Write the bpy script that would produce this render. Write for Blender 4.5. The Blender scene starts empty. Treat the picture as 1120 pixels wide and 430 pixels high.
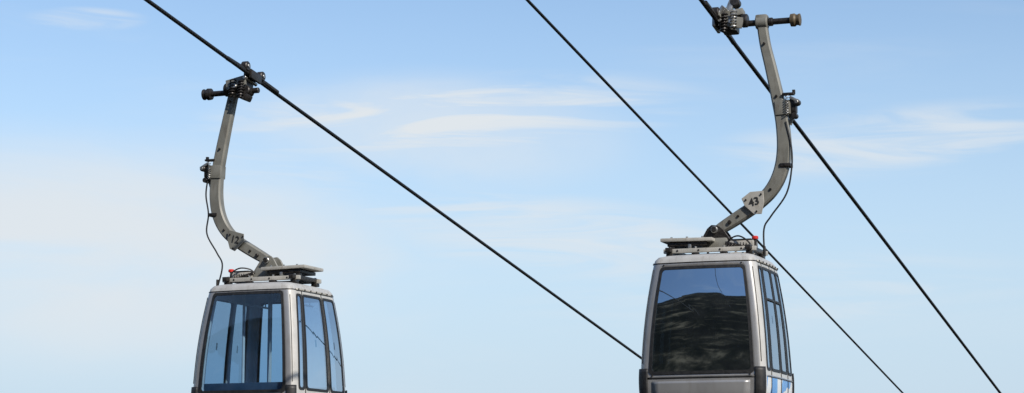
import bpy, bmesh, math, random
from mathutils import Vector, Matrix, noise
random.seed(4)
scene=bpy.context.scene
rad=math.radians

# ------------------------------------------------------------ materials
def newmat(name):
    m=bpy.data.materials.new(name); m.use_nodes=True
    nt=m.node_tree; nt.nodes.clear()
    o=nt.nodes.new('ShaderNodeOutputMaterial')
    return m,nt,o
def surf_mat(name,c1,c2,scale=6,rough=0.5,metal=0.0,bump=0.0,detail=6,stain=None,stain_amt=0.0,stretch=(1,1,1),coat=0.0):
    m,nt,o=newmat(name); N=nt.nodes; L=nt.links
    b=N.new('ShaderNodeBsdfPrincipled'); L.new(b.outputs[0],o.inputs[0])
    tc=N.new('ShaderNodeTexCoord'); mp=N.new('ShaderNodeMapping'); mp.inputs['Scale'].default_value=stretch
    L.new(tc.outputs['Object'],mp.inputs[0])
    n=N.new('ShaderNodeTexNoise'); n.inputs['Scale'].default_value=scale; n.inputs['Detail'].default_value=detail
    L.new(mp.outputs[0],n.inputs['Vector'])
    r=N.new('ShaderNodeValToRGB'); r.color_ramp.elements[0].position=0.35; r.color_ramp.elements[1].position=0.65
    r.color_ramp.elements[0].color=(*c1,1); r.color_ramp.elements[1].color=(*c2,1)
    L.new(n.outputs['Fac'],r.inputs[0]); col=r.outputs[0]
    if stain:
        n2=N.new('ShaderNodeTexNoise'); n2.inputs['Scale'].default_value=scale*2.3; n2.inputs['Detail'].default_value=8
        mp2=N.new('ShaderNodeMapping'); mp2.inputs['Scale'].default_value=(1.6,1.6,.45); mp2.inputs['Location'].default_value=(3,7,1)
        L.new(tc.outputs['Object'],mp2.inputs[0]); L.new(mp2.outputs[0],n2.inputs['Vector'])
        r2=N.new('ShaderNodeValToRGB'); r2.color_ramp.elements[0].position=0.54; r2.color_ramp.elements[1].position=0.72
        r2.color_ramp.elements[0].color=(0,0,0,1); r2.color_ramp.elements[1].color=(stain_amt,)*3+(1,)
        L.new(n2.outputs['Fac'],r2.inputs[0])
        mx=N.new('ShaderNodeMixRGB'); L.new(r2.outputs[0],mx.inputs[0]); L.new(col,mx.inputs[1]); mx.inputs[2].default_value=(*stain,1)
        col=mx.outputs[0]
    L.new(col,b.inputs['Base Color'])
    b.inputs['Metallic'].default_value=metal
    mr=N.new('ShaderNodeMapRange'); mr.inputs['To Min'].default_value=max(0,rough-.1); mr.inputs['To Max'].default_value=min(1,rough+.15)
    L.new(n.outputs['Fac'],mr.inputs[0]); L.new(mr.outputs[0],b.inputs['Roughness'])
    b.inputs['Coat Weight'].default_value=coat
    if bump>0:
        bp=N.new('ShaderNodeBump'); bp.inputs['Strength'].default_value=bump; bp.inputs['Distance'].default_value=0.01
        L.new(n.outputs['Fac'],bp.inputs['Height']); L.new(bp.outputs[0],b.inputs['Normal'])
    return m
def glass_mat(name,tint,refl,base,fres,ripple=0.0):
    m,nt,o=newmat(name); N=nt.nodes; L=nt.links
    t=N.new('ShaderNodeBsdfTransparent'); t.inputs[0].default_value=(*tint,1)
    g=N.new('ShaderNodeBsdfGlossy'); g.inputs['Color'].default_value=(*refl,1); g.inputs['Roughness'].default_value=0.015
    lw=N.new('ShaderNodeLayerWeight'); lw.inputs[0].default_value=0.35
    mr=N.new('ShaderNodeMapRange'); mr.inputs['To Min'].default_value=base; mr.inputs['To Max'].default_value=fres
    L.new(lw.outputs['Fresnel'],mr.inputs[0])
    mx=N.new('ShaderNodeMixShader'); L.new(mr.outputs[0],mx.inputs[0]); L.new(t.outputs[0],mx.inputs[1]); L.new(g.outputs[0],mx.inputs[2])
    d=N.new('ShaderNodeBsdfDiffuse'); d.inputs[0].default_value=(.35,.36,.36,1)
    tc=N.new('ShaderNodeTexCoord'); n=N.new('ShaderNodeTexNoise'); n.inputs['Scale'].default_value=5; n.inputs['Detail'].default_value=8
    L.new(tc.outputs['Object'],n.inputs['Vector'])
    r=N.new('ShaderNodeMapRange'); r.inputs['From Min'].default_value=.4; r.inputs['From Max'].default_value=.8; r.inputs['To Min'].default_value=.004; r.inputs['To Max'].default_value=.03
    L.new(n.outputs['Fac'],r.inputs[0])
    m2=N.new('ShaderNodeMixShader'); L.new(r.outputs[0],m2.inputs[0]); L.new(mx.outputs[0],m2.inputs[1]); L.new(d.outputs[0],m2.inputs[2])
    if ripple>0:
        n3=N.new('ShaderNodeTexNoise'); n3.inputs['Scale'].default_value=2.2; n3.inputs['Detail'].default_value=1
        L.new(tc.outputs['Object'],n3.inputs['Vector'])
        bp=N.new('ShaderNodeBump'); bp.inputs['Strength'].default_value=1; bp.inputs['Distance'].default_value=ripple
        L.new(n3.outputs['Fac'],bp.inputs['Height']); L.new(bp.outputs[0],g.inputs['Normal'])
    L.new(m2.outputs[0],o.inputs[0])
    return m
def livery_mat(name,cols,scale,seed):
    m,nt,o=newmat(name); N=nt.nodes; L=nt.links
    b=N.new('ShaderNodeBsdfPrincipled'); L.new(b.outputs[0],o.inputs[0])
    tc=N.new('ShaderNodeTexCoord'); mp=N.new('ShaderNodeMapping'); mp.inputs['Location'].default_value=(seed,seed*.7,0); mp.inputs['Rotation'].default_value=(rad(25),0,0)
    mp.inputs['Scale'].default_value=(1,1,.6)
    L.new(tc.outputs['Object'],mp.inputs[0])
    n=N.new('ShaderNodeTexNoise'); n.inputs['Scale'].default_value=scale; n.inputs['Detail'].default_value=1.0
    L.new(mp.outputs[0],n.inputs['Vector'])
    r=N.new('ShaderNodeValToRGB'); r.color_ramp.interpolation='CONSTANT'
    e=r.color_ramp.elements; e[0].position=0; e[0].color=(*cols[0],1); e[1].position=.40; e[1].color=(*cols[1],1)
    for i,c in enumerate(cols[2:]):
        k=e.new(.40+.065*(i+1)); k.color=(*c,1)
    L.new(n.outputs['Fac'],r.inputs[0]); L.new(r.outputs[0],b.inputs['Base Color']); b.inputs['Roughness'].default_value=.35
    b.inputs['Coat Weight'].default_value=.3
    return m

M={}
M['silver']=surf_mat('silver_paint',(.30,.30,.305),(.35,.35,.35),3,.33,.40,.0,stain=(.20,.18,.15),stain_amt=.4,stretch=(1,1,.5),coat=.3)
M['cream']=surf_mat('pale_gelcoat',(.48,.47,.44),(.54,.53,.50),4,.4,0,.0,stain=(.33,.30,.25),stain_amt=.4,coat=.3)
M['roof']=surf_mat('roof_gelcoat',(.37,.37,.36),(.44,.44,.43),5,.45,0,.02,stain=(.24,.21,.17),stain_amt=.55)
M['rubber']=surf_mat('black_rubber',(.010,.010,.011),(.02,.02,.02),20,.5,0,.03)
M['steel']=surf_mat('olive_grey_painted_steel',(.165,.163,.142),(.215,.212,.185),5,.48,.05,.03,stain=(.10,.08,.06),stain_amt=.45)
M['plate']=surf_mat('pale_steel_plate',(.37,.36,.32),(.45,.43,.39),6,.5,.1,.05,stain=(.2,.16,.11),stain_amt=.5)
M['dark']=surf_mat('greasy_dark_steel',(.022,.021,.02),(.055,.05,.047),25,.38,.5,.12,stain=(.10,.07,.05),stain_amt=.4)
M['bright']=surf_mat('bare_steel',(.32,.32,.31),(.48,.48,.46),18,.34,.8,.08,stain=(.18,.15,.12),stain_amt=.5)
M['brass']=surf_mat('worn_roller',(.09,.07,.04),(.15,.115,.07),14,.5,.2,.1)
M['red']=surf_mat('red_plastic',(.5,.02,.015),(.6,.03,.02),14,.35,0,.02)
M['white']=surf_mat('white_paint',(.72,.72,.7),(.8,.8,.78),14,.5,0,.02)
M['black']=surf_mat('black_paint',(.02,.02,.02),(.03,.03,.03),14,.5,0,.02)
M['seat']=surf_mat('seat_plastic',(.06,.10,.15),(.08,.12,.18),10,.5,0,.05)
M['inner']=surf_mat('interior_lining',(.62,.63,.64),(.68,.69,.70),5,.6)
M['glass_clear']=glass_mat('blue_tinted_glass',(.50,.66,.80),(.8,.87,.95),.05,.5)
M['glass_mirror']=glass_mat('mirror_film_glass',(.04,.05,.055),(.46,.56,.66),.82,.95,.0006)
M['glass_side']=glass_mat('side_tinted_glass',(.44,.57,.68),(.72,.8,.88),.12,.7)

def cable_mat():
    m,nt,o=newmat('steel_wire_rope'); N=nt.nodes; L=nt.links
    b=N.new('ShaderNodeBsdfPrincipled'); L.new(b.outputs[0],o.inputs[0])
    tc=N.new('ShaderNodeTexCoord'); w=N.new('ShaderNodeTexWave'); w.bands_direction='DIAGONAL'; w.inputs['Scale'].default_value=9; w.inputs['Distortion'].default_value=.3
    L.new(tc.outputs['Object'],w.inputs['Vector'])
    r=N.new('ShaderNodeValToRGB'); r.color_ramp.elements[0].color=(.010,.010,.012,1); r.color_ramp.elements[1].color=(.04,.038,.036,1)
    L.new(w.outputs['Fac'],r.inputs[0]); L.new(r.outputs[0],b.inputs['Base Color'])
    bp=N.new('ShaderNodeBump'); bp.inputs['Strength'].default_value=.6; bp.inputs['Distance'].default_value=.006
    L.new(w.outputs['Fac'],bp.inputs['Height']); L.new(bp.outputs[0],b.inputs['Normal'])
    b.inputs['Roughness'].default_value=.5; b.inputs['Metallic'].default_value=.5
    return m
M['cable']=cable_mat()

# ------------------------------------------------------------ mesh helpers
def mk(name,verts,faces,mat,parent=None,smooth=True,mats=None,fm=None,autos=35):
    me=bpy.data.meshes.new(name); me.from_pydata([tuple(v) for v in verts],[],faces); 
    for mm in (mats or [mat]): me.materials.append(mm)
    if fm:
        for p,i in zip(me.polygons,fm): p.material_index=i
    bm=bmesh.new(); bm.from_mesh(me); bmesh.ops.remove_doubles(bm,verts=bm.verts,dist=1e-5)
    bm.to_mesh(me); bm.free()
    if smooth:
        me.polygons.foreach_set('use_smooth',[True]*len(me.polygons))
        try: me.set_sharp_from_angle(angle=rad(autos))
        except Exception: pass
    me.update()
    ob=bpy.data.objects.new(name,me); scene.collection.objects.link(ob)
    if parent: ob.parent=parent
    return ob
def recalc(ob):
    bm=bmesh.new(); bm.from_mesh(ob.data); bmesh.ops.recalc_face_normals(bm,faces=bm.faces); bm.to_mesh(ob.data); bm.free()
def box(name,c,s,mat,parent,rot=(0,0,0),bev=.008,taper=None):
    bm=bmesh.new(); bmesh.ops.create_cube(bm,size=1)
    for v in bm.verts:
        if taper and v.co.z>0: v.co.x*=taper[0]; v.co.y*=taper[1]
        v.co=Vector((v.co.x*s[0],v.co.y*s[1],v.co.z*s[2]))
    if bev>0: bmesh.ops.bevel(bm,geom=bm.edges[:],offset=min(bev,min(s)*.3),segments=2,affect='EDGES',profile=.6)
    me=bpy.data.meshes.new(name); bm.to_mesh(me); bm.free(); me.materials.append(mat)
    me.polygons.foreach_set('use_smooth',[True]*len(me.polygons)); me.set_sharp_from_angle(angle=rad(30))
    ob=bpy.data.objects.new(name,me); scene.collection.objects.link(ob); ob.parent=parent
    ob.location=c; ob.rotation_euler=rot
    return ob
def lathe(name,p0,p1,prof,mat,parent,seg=24):
    p0=Vector(p0);p1=Vector(p1);T=(p1-p0); Ln=T.length; T.normalize()
    A=T.orthogonal().normalized(); B=T.cross(A)
    vs=[];fs=[]
    for t,r in prof:
        for k in range(seg):
            a=2*math.pi*k/seg
            vs.append(p0+T*Ln*t+(A*math.cos(a)+B*math.sin(a))*r)
    for i in range(len(prof)-1):
        for k in range(seg):
            k2=(k+1)%seg
            fs.append((i*seg+k,i*seg+k2,(i+1)*seg+k2,(i+1)*seg+k))
    fs.append(tuple(range(seg))[::-1]); fs.append(tuple(range((len(prof)-1)*seg,len(prof)*seg)))
    return mk(name,vs,fs,mat,parent)
def cyl(name,p0,p1,r,mat,parent,seg=20,ch=.15):
    L_=(Vector(p1)-Vector(p0)).length; c=min(.2,ch*r/L_)
    return lathe(name,p0,p1,[(0,r*(1-ch)),(c,r),(1-c,r),(1,r*(1-ch))],mat,parent,seg)
def spring(name,p0,p1,r,mat,parent,coils=6):
    p0=Vector(p0);p1=Vector(p1);T=(p1-p0); Ln=T.length; T.normalize(); A=T.orthogonal().normalized(); B=T.cross(A)
    n=coils*12; pts=[p0+T*Ln*i/n+(A*math.cos(i*math.pi/6)+B*math.sin(i*math.pi/6))*r for i in range(n+1)]
    return tube(name,pts,r*.26,mat,parent,6,smoothpath=False)
def catmull(pts,n=8):
    P=[Vector(p) for p in pts]; P=[P[0]*2-P[1]]+P+[P[-1]*2-P[-2]]; out=[]
    for i in range(1,len(P)-2):
        for j in range(n):
            t=j/n; a,b,c,d=P[i-1],P[i],P[i+1],P[i+2]
            out.append(.5*((2*b)+(c-a)*t+(2*a-5*b+4*c-d)*t*t+(3*b-a-3*c+d)*t**3))
    out.append(P[-2].copy()); return out
def tube(name,pts,r,mat,parent,seg=10,n=8,smoothpath=True):
    P=catmull(pts,n) if smoothpath else [Vector(p) for p in pts]
    vs=[];fs=[]; A=None
    for i,p in enumerate(P):
        T=(P[min(i+1,len(P)-1)]-P[max(i-1,0)]).normalized()
        A=(T.orthogonal() if A is None else A-T*A.dot(T)).normalized(); B=T.cross(A)
        for k in range(seg):
            a=2*math.pi*k/seg; vs.append(p+(A*math.cos(a)+B*math.sin(a))*r)
    for i in range(len(P)-1):
        for k in range(seg):
            k2=(k+1)%seg; fs.append((i*seg+k,i*seg+k2,(i+1)*seg+k2,(i+1)*seg+k))
    fs.append(tuple(range(seg))[::-1]); fs.append(tuple(range((len(P)-1)*seg,len(P)*seg)))
    return mk(name,vs,fs,mat,parent)
def box_sweep(name,pts,mat,parent,n=8,ch=.022):
    P=catmull([(p[0],p[1],0) for p in pts],n); Wd=catmull([(p[2],p[3],0) for p in pts],n)
    vs=[];fs=[]
    for i,p in enumerate(P):
        T=(P[min(i+1,len(P)-1)]-P[max(i-1,0)]).normalized(); Nn=Vector((T.y,-T.x,0))
        w=Wd[i].x/2; d=Wd[i].y/2
        sec=[(w-ch,-d),(w,-d+ch),(w,d-ch),(w-ch,d),(-w+ch,d),(-w,d-ch),(-w,-d+ch),(-w+ch,-d)]
        for a,b in sec:
            q=p+Nn*a; vs.append((q.x,b,q.y))
    for i in range(len(P)-1):
        for k in range(8):
            k2=(k+1)%8; fs.append((i*8+k,i*8+k2,(i+1)*8+k2,(i+1)*8+k))
    fs.append(tuple(range(8))[::-1]); fs.append(tuple(range((len(P)-1)*8,len(P)*8)))
    ob=mk(name,vs,fs,mat,parent,autos=25); recalc(ob); return ob
def poly_plate(name,pts,y0,y1,mat,parent,bev=.006):
    bm=bmesh.new(); f=bm.faces.new([bm.verts.new((p[0],y0,p[1])) for p in pts])
    r=bmesh.ops.extrude_face_region(bm,geom=[f])
    for v in [g for g in r['geom'] if isinstance(g,bmesh.types.BMVert)]: v.co.y=y1
    bmesh.ops.recalc_face_normals(bm,faces=bm.faces)
    bmesh.ops.bevel(bm,geom=bm.edges[:],offset=bev,segments=1,affect='EDGES')
    me=bpy.data.meshes.new(name); bm.to_mesh(me); bm.free(); me.materials.append(mat)
    ob=bpy.data.objects.new(name,me); scene.collection.objects.link(ob); ob.parent=parent; return ob

# ------------------------------------------------------------ cabin shape
PROF=[(.03,.0),(0.0,.58),(-.025,.665),(-.07,.70),(-.13,.715),(-.30,.742),(-.60,.785),(-1.0,.828),(-1.4,.855),(-1.75,.868),(-1.95,.85),(-2.07,.80),(-2.13,.70)]
def half(z):
    P=PROF[1:]
    if z>=P[0][0]: return P[0][1]
    for i in range(len(P)-1):
        if P[i+1][0]<=z<=P[i][0]:
            def sl(j):
                if j<=0 or j>=len(P)-1:
                    j0=max(0,min(j,len(P)-2)); return (P[j0+1][1]-P[j0][1])/(P[j0+1][0]-P[j0][0])
                return .5*((P[j+1][1]-P[j][1])/(P[j+1][0]-P[j][0])+(P[j][1]-P[j-1][1])/(P[j][0]-P[j-1][0]))
            x0,y0=P[i];x1,y1=P[i+1];h=x1-x0;t=(z-x0)/h
            m0=sl(i)*h;m1=sl(i+1)*h
            if i<2: return y0+(y1-y0)*t
            return (2*t**3-3*t*t+1)*y0+(t**3-2*t*t+t)*m0+(-2*t**3+3*t*t)*y1+(t**3-t*t)*m1
    return P[-1][1]
RC=.12
AL=[Vector((1,0,0)),Vector((0,1,0)),Vector((-1,0,0)),Vector((0,-1,0))]
OU=[Vector((0,-1,0)),Vector((1,0,0)),Vector((0,1,0)),Vector((-1,0,0))]
BUL=[.035,.02,.035,.02]
def SP(side,a,z,off=0):
    h=half(z); 
    if abs(a)<=1:
        v=AL[side]*(a*(h-RC))+OU[side]*(h+BUL[side]*(1-a*a)+off)
    else:
        t=(abs(a)-1); t=min(t,1); th=t*math.pi/2
        o1=OU[side]; o2=OU[(side+1)%4] if a>0 else OU[(side-1)%4]
        c=(o1+o2)*(h-RC)
        v=c+(o1*math.cos(th)+o2*math.sin(th))*(RC+off)
    v=v.copy(); v.z=z; return v

def rr_loop(a0,a1,z0,z1,r,ref=.72,n=6):
    ra=r/ref; pts=[]
    for (cx,cz,s) in [(a1-ra,z0-r,0),(a0+ra,z0-r,1),(a0+ra,z1+r,2),(a1-ra,z1+r,3)]:
        for k in range(n+1):
            th=(s+k/n)*math.pi/2; pts.append((cx+ra*math.cos(th),cz+r*math.sin(th)))
    out=[]
    for i,p in enumerate(pts):
        q=pts[(i+1)%len(pts)]; out.append(p)
        d=math.hypot((q[0]-p[0])*ref,q[1]-p[1]); k=int(d/.09)
        for j in range(1,k+1): out.append((p[0]+(q[0]-p[0])*j/(k+1),p[1]+(q[1]-p[1])*j/(k+1)))
    return out

def build_cabin(parent,m,cfg):
    side_wins=cfg['side']; zt,zb=cfg['zt'],-1.62
    W={0:[(-.95,.95,zt,zb)],2:[(-.95,.95,zt,zb)],1:side_wins,3:[(-b,-a,t,c) for a,b,t,c in side_wins]}
    zs=set([p[0] for p in PROF[1:]])|{zt,zb,-1.66,-.14}
    for s in W:
        for w in W[s]: zs|={w[2],w[3]}
    z=-.2
    while z>-2.1: zs.add(round(z,3)); z-=.1
    zs=sorted(zs,reverse=True)
    zz=[zs[0]]
    for q in zs[1:]:
        if zz[-1]-q>.012: zz.append(q)
        elif any(abs(q-w[k])<1e-6 for s in W for w in W[s] for k in(2,3)): zz[-1]=q
    zs=zz
    cols=[]
    for s in range(4):
        al=set([-1,1]+[round(-1+.2*k,3) for k in range(11)])
        for w in W[s]: al|={w[0],w[1]}
        al=sorted(al)
        for a in al: cols.append((s,a))
        for k in range(1,6): cols.append((s,1+k/6))
    vs=[];fs=[];fm=[]; nc=len(cols)
    for q in zs:
        for s,a in cols: vs.append(SP(s,a,q))
    for i in range(len(zs)-1):
        zm=(zs[i]+zs[i+1])/2
        for k in range(nc):
            s,a=cols[k]; s2,a2=cols[(k+1)%nc]
            if s2==s: am=(a+a2)/2
            else: am=1.95
            hole=any(w[0]<am<w[1] and w[3]<zm<w[2] for w in W[s])
            if hole: continue
            fs.append((i*nc+k,(i+1)*nc+k,(i+1)*nc+(k+1)%nc,i*nc+(k+1)%nc))
            if zm>-.13: mi=0
            elif s in(1,3) and am<=1.0 : mi=3 if zm<-1.66 else 2
            elif s in(0,2) and am>1.0: mi=1 if am<1.35 and s==0 else (2 if s==0 else 1)
            else: mi=1
            fm.append(mi)
    rings=[list(range(nc))]
    for f,zz_ in [(.8,.016),(.5,.026),(.2,.03)]:
        st=len(vs)
        for k in range(nc):
            v=vs[k]; vs.append(Vector((v.x*f,v.y*f,zz_)))
        r0=rings[-1]; r1=list(range(st,st+nc)); rings.append(r1)
        for k in range(nc):
            fs.append((r0[k],r0[(k+1)%nc],r1[(k+1)%nc],r1[k])); fm.append(0)
    fs.append(tuple(rings[-1])); fm.append(0)
    lb=[(len(zs)-1)*nc+k for k in range(nc)]; fs.append(tuple(lb[::-1])); fm.append(4)
    # outer skin, plus a pale moulded lining as the inner face of the solidified shell
    mats=[M['roof'],M['silver'],M['cream'],cfg['livery'],M['black']]
    me_ob=mk('cabin_shell',vs,fs,None,parent,mats=mats+[M['inner']]*5,fm=fm,autos=40)
    recalc(me_ob)
    sd=me_ob.modifiers.new('thick','SOLIDIFY'); sd.thickness=.035; sd.offset=-1; sd.material_offset=5
    gi=0
    for s in range(4):
        for (a0,a1,t,b) in W[s]:
            wide=.026 if s in(0,2) else .022
            ga=wide/.72
            out=rr_loop(a0-ga*.55,a1+ga*.55,t+wide*.6,b-wide*.6,.05)
            n=len(out)
            cx,cz=(a0+a1)/2,(t+b)/2
            sx=((a1-a0)/2-ga)/((a1-a0)/2+ga*.55); sz=((t-b)/2-wide)/((t-b)/2+wide*.6)
            inn=[(cx+(p[0]-cx)*sx,cz+(p[1]-cz)*sz) for p in out]
            vv=[];ff=[]
            for L_,o_ in ((out,.0005),(out,.010),(inn,.010),(inn,-.02)):
                vv+=[SP(s,max(-1.2,min(1.2,p[0])),p[1],o_) for p in L_]
            for j in range(3):
                for k in range(n):
                    k2=(k+1)%n; ff.append((j*n+k,j*n+k2,(j+1)*n+k2,(j+1)*n+k))
            g=mk('window_gasket_%d'%gi,vv,ff,M['rubber'],parent,autos=30)
            vv=[];ff=[]; steps=[1,.85,.65,.45,.25,.08]
            inn2=[(cx+(p[0]-cx)*1.005,cz+(p[1]-cz)*1.005) for p in inn]
            for f in steps: vv+=[SP(s,cx+(p[0]-cx)*f,cz+(p[1]-cz)*f,.002) for p in inn2]
            for j in range(len(steps)-1):
                for k in range(n):
                    k2=(k+1)%n; ff.append((j*n+k,(j+1)*n+k,(j+1)*n+k2,j*n+k2))
            ff.append(tuple(range((len(steps)-1)*n,len(steps)*n)))
            mk('window_pane_%d'%gi,vv,ff,cfg['glass_f'] if s in(0,2) else cfg['glass_s'],parent,autos=80)
            gi+=1
    def strip(name,s,a0,a1,z0,z1,off,mat,na=8,nz=14):
        vv=[];ff=[]
        for i in range(nz+1):
            for k in range(na+1):
                vv.append(SP(s,a0+(a1-a0)*k/na,z0+(z1-z0)*i/nz,off))
        for i in range(nz):
            for k in range(na):
                q=i*(na+1)+k; ff.append((q,q+na+1,q+na+2,q+1))
        o=mk(name,vv,ff,mat,parent); md=o.modifiers.new('t','SOLIDIFY'); md.thickness=off+.004; md.offset=-1
        return o
    for s in (1,3):
        sg=1 if s==1 else -1
        for j,a in enumerate(cfg['seams']):
            strip('door_seam_%d_%d'%(s,j),s,sg*a-.011,sg*a+.011,-.10,-2.04,.007,M['rubber'],2,24)
        for j,(a0,a1,zz_) in enumerate(cfg['sash']):
            x0,x1=(a0,a1) if s==1 else (-a1,-a0)
            strip('vent_sash_bar_%d_%d'%(s,j),s,x0,x1,zz_+.018,zz_-.018,.014,M['rubber'],4,2)
        strip('side_sill_%d'%s,s,-.99,.99,-1.655,-1.675,.012,M['silver'],12,2)
        strip('door_guide_rail_%d'%s,s,-.99,.99,-.095,-.125,.018,M['plate'],12,2)
        for j in range(7):
            a=-.9+.3*j
            p0=SP(s,a,-.11,.018); p1=SP(s,a,-.11,.032)
            cyl('rail_screw_%d_%d'%(s,j),p0,p1,.011,M['dark'],parent,8)
    for s in (0,2):
        strip('panel_groove_%d'%s,s,-1.0,1.0,-1.668,-1.690,.006,M['black'],20,1)
        strip('lower_panel_%d'%s,s,-.90,.90,-1.725,-2.0,.012,M['silver'],14,8)
        for sg in (-1,1):
            strip('corner_guard_%d_%d'%(s,sg),s,sg*.985,sg*1.75,cfg['guard'],-2.03,.012,M['rubber'],12,10)
            strip('grab_strip_%d_%d'%(s,sg),s,sg*1.42,sg*1.46,-.2,-1.48,.006,M['black'],2,16)
            for j,zq in enumerate((-.145,-1.645)):
                p0=SP(s,sg*.9,zq,0); p1=SP(s,sg*.9,zq,.014)
                cyl('frame_screw_%d_%d_%d'%(s,sg,j),p0,p1,.011,M['dark'],parent,8)
    loop=[]
    for s in range(4):
        for k in range(13): loop.append(SP(s,-1+2*k/12,-.118,.002))
        for k in range(1,6): loop.append(SP(s,1+k/6,-.118,.002))
    loop.append(loop[0].copy())
    tube('roof_joint_seal',loop,.007,M['dark'],parent,8,smoothpath=False)
    box('cabin_floor',(0,0,-2.03),(1.45,1.45,.04),M['black'],parent)
    for j,sg in enumerate((-1,1)):
        box('bench_seat_%d'%j,(0,sg*.52,-1.72),(1.36,.42,.05),M['seat'],parent,bev=.02)
        box('bench_back_%d'%j,(0,sg*.765,-1.60),(1.36,.04,.24),M['seat'],parent,rot=(-sg*.06,0,0),bev=.015)
        box('bench_base_%d'%j,(0,sg*.55,-1.88),(1.25,.3,.26),M['inner'],parent)
    for j,(x,y) in enumerate([(-.30,-.3),(-.12,.2),(.02,-.1)]):
        cyl('grab_pole_%d'%j,(x,y,-2.0),(x,y,-.06),.022,M['white'],parent)
    box('ceiling_liner',(0,0,-.075),(1.2,1.2,.03),M['inner'],parent)
    for j,x in enumerate((-.38,.38)):
        cyl('ceiling_handrail_%d'%j,(x,-.6,-.26),(x,.6,-.26),.015,M['white'],parent)
        for y in (-.5,.5): cyl('handrail_stay_%d_%d'%(j,int(y*10)),(x,y,-.26),(x,y,-.07),.01,M['white'],parent)

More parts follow.
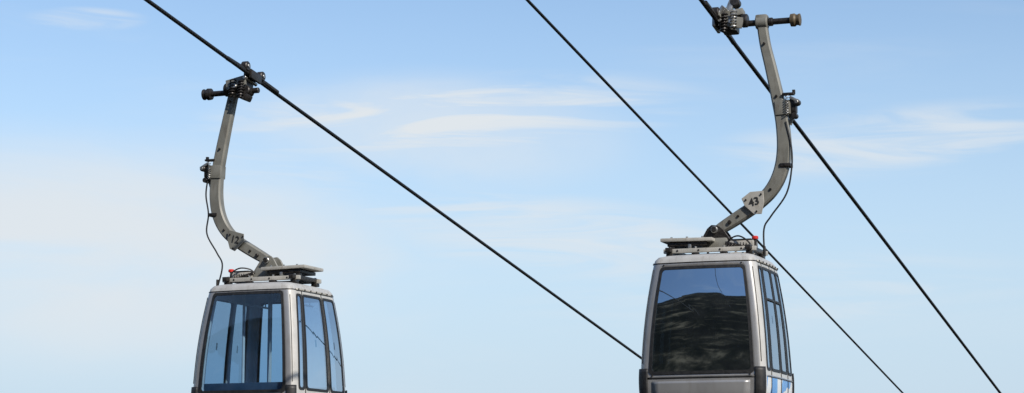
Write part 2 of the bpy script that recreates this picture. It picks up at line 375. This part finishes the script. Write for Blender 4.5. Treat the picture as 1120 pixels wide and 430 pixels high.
def build_top(parent,m,cfg):
    zs=cfg['zs']; az=cfg['axle_z']
    for j,y in enumerate((-.33,.33)):
        box('roof_cross_beam_%d'%j,(0,y,.090),(1.30,.06,.06),M['plate'],parent,bev=.008)
        for k,x in enumerate((-.56,-.2,.2,.56)):
            box('roof_foot_%d_%d'%(j,k),(x,y,.035),(.09,.11,.05),M['dark'],parent)
            cyl('roof_bolt_%d_%d'%(j,k),(x,y,.12),(x,y,.145),.018,M['bright'],parent,8)
    for j,x in enumerate((-.56,.56)):
        box('roof_long_beam_%d'%j,(x,0,.10),(.08,.9,.06),M['dark'],parent,bev=.008)
    box('equipment_plate',(-m*.34,0,.250),(.74,.62,.05),M['plate'],parent,rot=(0,m*.015,0),bev=.016)
    box('equipment_plate_under',(-m*.34,-.02,.190),(.56,.5,.05),M['dark'],parent,bev=.01)
    box('equipment_post_0',(-m*.56,-.22,.14),(.09,.08,.10),M['dark'],parent,bev=.01)
    box('equipment_post_1',(-m*.30,-.25,.14),(.05,.05,.10),M['bright'],parent,bev=.01)
    for k in range(3):
        cyl('plate_bolt_%d'%k,(-m*(.12+.22*k),-.26,.27),(-m*(.12+.22*k),-.26,.295),.016,M['bright'],parent,8)
    for k in range(4):
        cyl('beam_screw_%d'%k,(-.45+.3*k,-.368,.09),(-.45+.3*k,-.358,.09),.014,M['dark'],parent,8)
    spring('return_spring',(m*.22,-.30,.15),(m*.50,-.30,.15),.025,M['dark'],parent,7)
    tube('roof_hose',[(m*.58,-.22,.10),(m*.52,-.30,.20),(m*.40,-.28,.27),(m*.28,-.2,.26),(m*.2,-.16,.2)],.011,M['rubber'],parent,8)
    box('hanger_socket',(m*.04,0,.20),(.42,.34,.15),M['steel'],parent,bev=.015,taper=(.7,.9))
    box('latch_box',(m*.42,-.1,.165),(.34,.26,.10),M['plate'],parent,bev=.012)
    box('latch_box_lid',(m*.42,-.1,.230),(.26,.22,.022),M['dark'],parent,bev=.006)
    box('latch_lever',(m*.3,-.24,.16),(.22,.025,.05),M['dark'],parent,rot=(0,m*.25,0))
    cyl('knob_stem',(m*.6,-.18,.13),(m*.6,-.18,.235),.022,M['dark'],parent,10)
    lathe('red_knob',(m*.6,-.18,.225),(m*.6,-.18,.275),[(0,.03),(.15,.045),(.7,.045),(.95,.035),(1,.015)],M['red'],parent,16)
    for j,y in enumerate((-.125,.085)):
        poly_plate('pivot_lug_%d'%j,[(m*-.20,.22),(m*.26,.22),(m*.15,.38),(m*.06,.45),(m*-.03,.46),(m*-.09,.41)],y,y+.035,M['dark'] if m>0 else M['steel'],parent)
    cyl('pivot_pin',(m*.02,-.17,.39),(m*.02,.17,.39),.048,M['bright'],parent,18)
    cyl('pivot_nut',(m*.02,-.20,.39),(m*.02,-.165,.39),.036,M['dark'],parent,6,ch=.05)
    A=[(-.02,.355,.10,.13),(.10,.42,.15,.13),(.34,.555,.17,.14),(.60,.715,.17,.14),(.80,.895,.18,.14),(.93,1.13,.19,.14),(.985,1.42,.19,.14),(.97,1.78,.18,.135),(.905,2.15,.17,.13),(.82,2.55,.155,.125),(.745,2.88,.145,.12),(.70,az+.03,.14,.12)]
    A=[(m*x,z*zs if i<len(A)-1 else z,w,d) for i,(x,z,w,d) in enumerate(A)]
    box_sweep('hanger_arm',A,M['steel'],parent)
    for j,i in enumerate((2,4,8,10)):
        x,z,w,d=A[i]; cyl('arm_bolt_%d'%j,(x,-.09,z),(x,.09,z),.018,M['dark'],parent,8)
    cyl('damper_pin',(m*.22,-.10,.48*zs),(m*.22,.10,.48*zs),.026,M['dark'],parent)
    px,pz=m*.58,.73*zs
    plate=bpy.data.objects.new('number_plate',None); scene.collection.objects.link(plate); plate.parent=parent
    plate.location=(px,-.105,pz); plate.rotation_euler=(0,rad(-14) if m>0 else rad(14),0)
    pts=[(-.17,.10),(-.02,.16),(.17,.12),(.14,-.04),(.06,-.20),(-.05,-.17),(-.15,-.02)]
    if m<0: pts=[(-.16,.13),(.13,.12),(.16,.0),(.04,-.18),(-.06,-.16),(-.14,-.03)]
    pts=[(a*.95,b*.95) for a,b in pts]
    poly_plate('plate_face',pts,-.012,.0,M['plate'] if m>0 else M['steel'],plate,.004)
    for j,(a,b) in enumerate([(-.105,.06),(.12,.075),(0,-.135)]): cyl('plate_bolt_%d'%j,(a,-.03,b),(a,-.01,b),.013,M['dark'],plate,8)
    tx=bpy.data.curves.new('plate_number','FONT'); tx.body=cfg['num']; tx.size=.15; tx.align_x='CENTER'; tx.align_y='CENTER'; tx.extrude=.002; tx.offset=.002
    to=bpy.data.objects.new('plate_number',tx); scene.collection.objects.link(to); to.parent=plate; to.rotation_euler=(rad(90),0,0); to.location=(0,-.018,.0)
    tx.materials.append(M['black'])
    zc=cfg['mech_z']; xa=m*.97
    box('mechanism_bracket',(xa+m*.02,0,zc),(.22,.17,.20),M['steel'],parent,rot=(0,-m*.05,0),bev=.012)
    box('mechanism_housing',(xa+m*.16,-.01,zc+.02),(.09,.13,.20),M['dark'],parent,bev=.02)
    box('mechanism_lever',(xa+m*.19,-.09,zc+.10),(.15,.03,.04),M['bright'],parent,rot=(0,m*.5,0),bev=.006)
    cyl('mechanism_roller_0',(xa+m*.22,-.10,zc+.06),(xa+m*.22,0.0,zc+.06),.045,M['dark'],parent)
    cyl('mechanism_roller_1',(xa+m*.18,-.09,zc-.12),(xa+m*.18,.03,zc-.12),.04,M['dark'],parent)
    cyl('mechanism_roller_cap',(xa+m*.22,-.115,zc+.06),(xa+m*.22,-.10,zc+.06),.025,M['bright'],parent,8)
    spring('mechanism_spring',(xa+m*.09,-.105,zc-.11),(xa+m*.09,-.105,zc+.16),.022,M['bright'],parent,8)
    box('mechanism_cap',(xa+m*.10,-.05,zc+.185),(.16,.1,.03),M['dark'],parent,bev=.006)
    box('mechanism_finger',(xa+m*.17,-.03,zc+.215),(.04,.04,.06),M['dark'],parent,bev=.006)
    box('mechanism_stay',(xa+m*.12,.0,zc-.17),(.05,.05,.14),M['steel'],parent,rot=(0,m*.3,0),bev=.006)
    zl=cfg['clip_z']
    box('cable_clip',(xa+m*.04,0,zl),(.15,.18,.05),M['dark'],parent,bev=.008)
    tube('release_cable',[(m*x,-.07,z) for x,z in cfg['wire']],.0125,M['rubber'],parent,8)
    cyl('cable_ferrule',(m*cfg['wire'][-1][0],-.07,.0),(m*cfg['wire'][-1][0],-.07,.14),.02,M['dark'],parent,10)
    ex=m*1.20
    cyl('head_axle',(m*.28,0,az),(ex,0,az),.043,M['dark'],parent,18)
    cyl('head_axle_collar_0',(m*.80,0,az),(m*.86,0,az),.060,M['dark'],parent,18)
    lathe('guide_roller',(m*1.10,0,az),(m*1.25,0,az),[(0,.055),(.08,.088),(.45,.092),(.6,.075),(.75,.075),(.86,.085),(.95,.085),(1,.06)],M['brass'] if m>0 else M['dark'],parent,24)
    cyl('arm_head_boss',(m*.62,0,az),(m*.79,0,az),.098,M['steel'],parent,20)
    box('arm_head_cap',(m*.705,0,az+.02),(.17,.16,.17),M['steel'],parent,bev=.03)
    gx,gz=cfg['cable'][0],cfg['cable'][1]
    sl=-math.atan(.1721/1.1084)
    grip=bpy.data.objects.new('cable_grip',None); scene.collection.objects.link(grip); grip.parent=parent
    grip.location=(gx,0,gz); grip.rotation_euler=(sl,0,0)
    G=grip
    box('grip_jaw_top',(0,0,.045),(.11,.34,.06),M['dark'],G,bev=.02)
    box('grip_jaw_side_0',(.05,0,-.01),(.045,.32,.13),M['dark'],G,bev=.012)
    box('grip_jaw_side_1',(-.05,0,-.01),(.045,.32,.13),M['bright'] if m>0 else M['dark'],G,bev=.012)
    for j,sg in enumerate((-1,1)):
        pts=[(0,sg*(.16+.09*k),.03-.002*k) for k in range(8)]
        tube('guide_horn_%d'%j,pts,.036,M['dark'],G,10,4)
        cyl('horn_wheel_%d'%j,(-.05,sg*.24,.085),(.05,sg*.24,.085),.075,M['dark'],G,20)
        cyl('horn_hub_%d'%j,(-.065,sg*.24,.085),(.065,sg*.24,.085),.03,M['bright'],G,12)
        box('horn_strut_%d'%j,(m*.055,sg*.16,.05),(.02,.24,.05),M['steel'],G,bev=.005)
    dz=az-gz
    box('grip_body',(m*.15,0,dz*.6-.02),(.22,.26,.20),M['dark'],G,bev=.03)
    box('grip_link_plate',(m*.2,-.14,dz*.5-.02),(.34,.03,.16),M['steel'],G,rot=(0,m*.2,0),bev=.01)
    cyl('spring_core_0',(m*.10,-.15,dz-.16),(m*.10,-.15,dz+.12),.03,M['dark'],G,16)
    spring('spring_0',(m*.10,-.15,dz-.15),(m*.10,-.15,dz+.11),.045,M['dark'],G,6)
    spring('spring_1',(m*.24,-.17,dz-.13),(m*.24,-.17,dz+.13),.042,M['bright'] if m>0 else M['dark'],G,6)
    cyl('grip_pin_0',(m*.04,-.19,dz*.3),(m*.04,.19,dz*.3),.028,M['bright'],G,12)
    cyl('grip_pin_1',(m*.2,-.19,dz*.8-.02),(m*.2,.19,dz*.8-.02),.034,M['bright'],G,12)
    cyl('grip_wheel',(m*.33,-.06,dz+.02),(m*.42,-.06,dz+.02),.095,M['dark'],G,22)
    if m>0:
        box('grip_upper_lever',(.14,-.03,.20),(.09,.09,.34),M['bright'],G,rot=(0,.35,0),bev=.02)
        cyl('lever_roller',(.22,-.08,.30),(.22,.06,.30),.07,M['dark'],G,20)
        box('grip_cross_head',(.22,0,.13),(.26,.16,.10),M['steel'],G,rot=(0,-.15,0),bev=.02)
        cyl('grip_fist',(.02,-.12,.10),(.10,-.14,.2),.05,M['bright'],G,14)
    else:
        box('grip_lower_block',(-.10,-.02,dz-.10),(.20,.16,.10),M['dark'],G,rot=(0,.4,0),bev=.02)
        cyl('lever_roller',(-.06,-.1,dz-.02),(-.06,.08,dz-.02),.075,M['dark'],G,20)

def gondola(name,loc,m,cfg):
    YAW=rad(cfg['yaw'])
    e=bpy.data.objects.new(name,None); scene.collection.objects.link(e)
    e.location=loc; e.rotation_euler=(0,0,YAW)
    build_cabin(e,m,cfg); build_top(e,m,cfg)
    c=cfg['cable']; R=Matrix.Rotation(YAW,4,'Z')
    return Vector(loc)+(R@Vector((c[0],0,c[1])))

liv_r=livery_mat('livery_blue_orange',[(.72,.72,.70),(.08,.28,.62),(.10,.32,.66),(.72,.72,.70),(.12,.36,.68),(.7,.35,.12)],1.6,3.1)
liv_l=livery_mat('livery_red_graphic',[(.7,.68,.62),(.5,.05,.03),(.7,.68,.62),(.55,.2,.05),(.04,.04,.05),(.7,.68,.62)],7,5.3)
zt=-.19
cfgL=dict(yaw=-22.5,zt=-.155,side=[(-.97,-.76,zt,-1.58),(-.68,.22,zt,-1.58),(.34,.95,zt,-1.58)],seams=[-.72,.28],sash=[],guard=-1.53,
    livery=liv_l,glass_f=M['glass_clear'],glass_s=M['glass_side'],zs=1.0,axle_z=3.03,mech_z=1.80,clip_z=1.14,num='12',
    cable=(-.39,3.25),wire=[(1.10,1.72),(1.13,1.45),(1.08,1.15),(1.10,.85),(.92,.55),(.82,.35),(.90,.0)])
cfgR=dict(yaw=-20,zt=-.185,side=[(-.97,-.74,zt,-1.58),(-.66,-.04,zt,-1.58),(.04,.52,zt,-1.58),(.62,.95,zt,-1.58)],seams=[-.70,0,.57],sash=[(-.64,-.06,-.62),(.06,.50,-.62)],guard=-1.55,
    livery=liv_r,glass_f=M['glass_mirror'],glass_s=M['glass_side'],zs=1.03,axle_z=3.28,mech_z=2.05,clip_z=1.25,num='43',
    cable=(.10,3.30),wire=[(1.03,1.85),(1.10,1.5),(1.10,1.2),(1.02,.85),(.80,.55),(.70,.38),(.70,.03)])
aL=gondola('cable_car_gondola',(-3.61,32.85,3.36),-1,cfgL)
aR=gondola('cable_car_gondola.001',(2.815,30.09,3.465),1,cfgR)

# ------------------------------------------------------------ cables
D=Vector((.39625,1.0351,-.1721)).normalized()
def cable(name,p,d,l0=-45,l1=420):
    n=60; seg=12
    vs=[];fs=[]
    for i in range(n+1):
        x=l0+(l1-l0)*i/n
        for k in range(seg):
            a=2*math.pi*k/seg; vs.append((x,math.cos(a)*d/2,math.sin(a)*d/2))
    for i in range(n):
        for k in range(seg):
            k2=(k+1)%seg; fs.append((i*seg+k,i*seg+k2,(i+1)*seg+k2,(i+1)*seg+k))
    ob=mk(name,vs,fs,M['cable'])
    ob.location=p; ob.rotation_euler=D.to_track_quat('X','Z').to_euler()
    return ob
cable('haul_cable',aL,.060,-32)
cable('haul_cable.001',aR,.062,-29)
cable('haul_cable.002',Vector((.27,31.75,7.47)),.048,-30)

# ------------------------------------------------------------ terrain
def terr():
    n=190; vs=[];fs=[]
    def mpd(t): return math.copysign(abs(t)**3,t)*6000+t*60
    for j in range(n+1):
        for i in range(n+1):
            x=mpd(-1+2*i/n); y=mpd(-1+2*j/n)
            s=x*math.sin(rad(21))+y*math.cos(rad(21)); r=math.hypot(x,y)
            if s>0: h=-110*(1-math.exp(-s*.155/110))
            else:
                t=min(1,max(0,(-s-12)/190)); h=84*(t*t*(3-2*t))
                t2=min(1,max(0,(-s-260)/2500)); h-=t2*194
            ns=noise.noise(Vector((x*.012,y*.012,1)))*5+noise.noise(Vector((x*.05,y*.05,4)))*1.4+noise.noise(Vector((x*.004,y*.004,9)))*8
            h+=ns*min(1,max(0,(r-25)/120))
            vs.append((x,y,h-1.7))
    for j in range(n):
        for i in range(n):
            a=j*(n+1)+i; fs.append((a,a+1,a+n+2,a+n+1))
    m,nt,o=newmat('hillside_scrub'); N=nt.nodes; L=nt.links
    b=N.new('ShaderNodeBsdfPrincipled'); b.inputs['Roughness'].default_value=.95; b.inputs['Specular IOR Level'].default_value=.1; L.new(b.outputs[0],o.inputs[0])
    tc=N.new('ShaderNodeTexCoord'); mp=N.new('ShaderNodeMapping'); mp.inputs['Scale'].default_value=(.035,.035,.20)
    L.new(tc.outputs['Object'],mp.inputs[0])
    n1=N.new('ShaderNodeTexNoise'); n1.inputs['Scale'].default_value=1.3; n1.inputs['Detail'].default_value=11; n1.inputs['Roughness'].default_value=.70; n1.inputs['Distortion'].default_value=.4
    L.new(mp.outputs[0],n1.inputs['Vector'])
    r=N.new('ShaderNodeValToRGB'); e=r.color_ramp.elements
    e[0].position=.46; e[0].color=(.005,.007,.005,1); e[1].position=.66; e[1].color=(.26,.20,.12,1)
    k=e.new(.53); k.color=(.014,.016,.009,1); k=e.new(.575); k.color=(.06,.05,.03,1)
    L.new(n1.outputs['Fac'],r.inputs[0]); L.new(r.outputs[0],b.inputs['Base Color'])
    return mk('hillside_ground',vs,fs,m,None,autos=180)
terr()

# ------------------------------------------------------------ light and sky
SA,SE=rad(146),rad(36)
sv=Vector((math.sin(SA)*math.cos(SE),math.cos(SA)*math.cos(SE),math.sin(SE)))
sl=bpy.data.lights.new('sun','SUN'); sl.energy=4.4; sl.angle=rad(.5); sl.color=(1,.93,.83)
so=bpy.data.objects.new('sun',sl); scene.collection.objects.link(so); so.rotation_euler=sv.to_track_quat('Z','Y').to_euler(); so.location=sv*80

w=bpy.data.worlds.new('World'); scene.world=w; w.use_nodes=True
nt=w.node_tree; nt.nodes.clear(); N=nt.nodes; L=nt.links
out=N.new('ShaderNodeOutputWorld'); bg=N.new('ShaderNodeBackground'); bg.inputs[1].default_value=.145; L.new(bg.outputs[0],out.inputs[0])
sk=N.new('ShaderNodeTexSky'); sk.sky_type='NISHITA'; sk.sun_disc=False; sk.sun_elevation=SE; sk.sun_rotation=SA; sk.altitude=400
sk.air_density=1.0; sk.dust_density=.5; sk.ozone_density=2.0
tc=N.new('ShaderNodeTexCoord')
def lnk(k,i,v):
    if isinstance(v,(int,float)): k.inputs[i].default_value=v
    else: L.new(v,k.inputs[i])
def mth(op,a,b,clamp=False):
    k=N.new('ShaderNodeMath'); k.operation=op; k.use_clamp=clamp; lnk(k,0,a); lnk(k,1,b); return k.outputs[0]
def sstep(v,p0,p1,t0=0,t1=1):
    r=N.new('ShaderNodeMapRange'); r.interpolation_type='SMOOTHSTEP'
    for i,q in enumerate((v,p0,p1,t0,t1)): lnk(r,i,q)
    return r.outputs[0]
def cl(scale,stretch,loc,p0,p1,det,dist=.4,rot=0):
    mp=N.new('ShaderNodeMapping'); mp.inputs['Scale'].default_value=stretch; mp.inputs['Location'].default_value=loc; mp.inputs['Rotation'].default_value=(0,rot,0)
    L.new(tc.outputs['Generated'],mp.inputs[0])
    n=N.new('ShaderNodeTexNoise'); n.inputs['Scale'].default_value=scale; n.inputs['Detail'].default_value=det; n.inputs['Roughness'].default_value=.55; n.inputs['Distortion'].default_value=dist
    L.new(mp.outputs[0],n.inputs['Vector'])
    return sstep(n.outputs['Fac'],p0,p1)
def mix(f,a,b):
    mx=N.new('ShaderNodeMixRGB'); L.new(f,mx.inputs[0]); L.new(a,mx.inputs[1])
    mx.inputs[2].default_value=(*b,1); return mx.outputs[0]
sep=N.new('ShaderNodeSeparateXYZ'); L.new(tc.outputs['Generated'],sep.inputs[0])
X,Z=sep.outputs[0],sep.outputs[2]
def bank(cx,cz,rx,rz,tilt=0):
    dx=mth('SUBTRACT',X,cx); dz=mth('SUBTRACT',mth('SUBTRACT',Z,cz),mth('MULTIPLY',dx,tilt))
    a=mth('POWER',mth('DIVIDE',mth('ABSOLUTE',dx,0),rx),2.0); b=mth('POWER',mth('DIVIDE',mth('ABSOLUTE',dz,0),rz),2.0)
    return sstep(mth('ADD',a,b),1.0,0.0)
hz=sstep(Z,.25,.02,0,.92)
col=mix(hz,sk.outputs[0],(3.7,4.65,5.65))
wisps=cl(7,(1,1,10),(1.3,0,.6),.36,.66,10,1.6,.12)
veil=cl(2.5,(1,1,4),(.3,0,.2),.34,.62,7,.8)
fine=cl(3.2,(1,1,7),(4.3,2,.9),.50,.80,8,.8,.05)
banks=mth('MULTIPLY',bank(-.03,.178,.13,.022,.06),wisps)
for b_,n_,k_ in ((bank(-.035,.170,.11,.034,-.02),veil,.55),(bank(-.20,.115,.20,.065),veil,1.0),(bank(-.16,.14,.12,.03,.1),wisps,.55),(bank(.02,.125,.12,.022,-.10),wisps,.85),(bank(.17,.165,.10,.018,.08),wisps,.8),(bank(-.19,.218,.03,.006,.02),wisps,.7),(bank(.12,.10,.14,.02,.03),wisps,.4)):
    banks=mth('MAXIMUM',banks,mth('MULTIPLY',mth('MULTIPLY',b_,n_),k_))
f=mth('ADD',mth('MULTIPLY',banks,.95),mth('MULTIPLY',fine,.30),True)
col=mix(f,col,(5.15,5.5,5.8))
L.new(col,bg.inputs[0])

scene.view_settings.view_transform='Standard'; scene.view_settings.look='None'; scene.view_settings.exposure=0
# ------------------------------------------------------------ camera
cd=bpy.data.cameras.new('camera'); cd.sensor_width=36; cd.lens=36*2400/1120; cd.clip_end=20000
co=bpy.data.objects.new('camera',cd); scene.collection.objects.link(co); co.location=(0,0,0); co.rotation_euler=(rad(98.2),0,0)
scene.camera=co
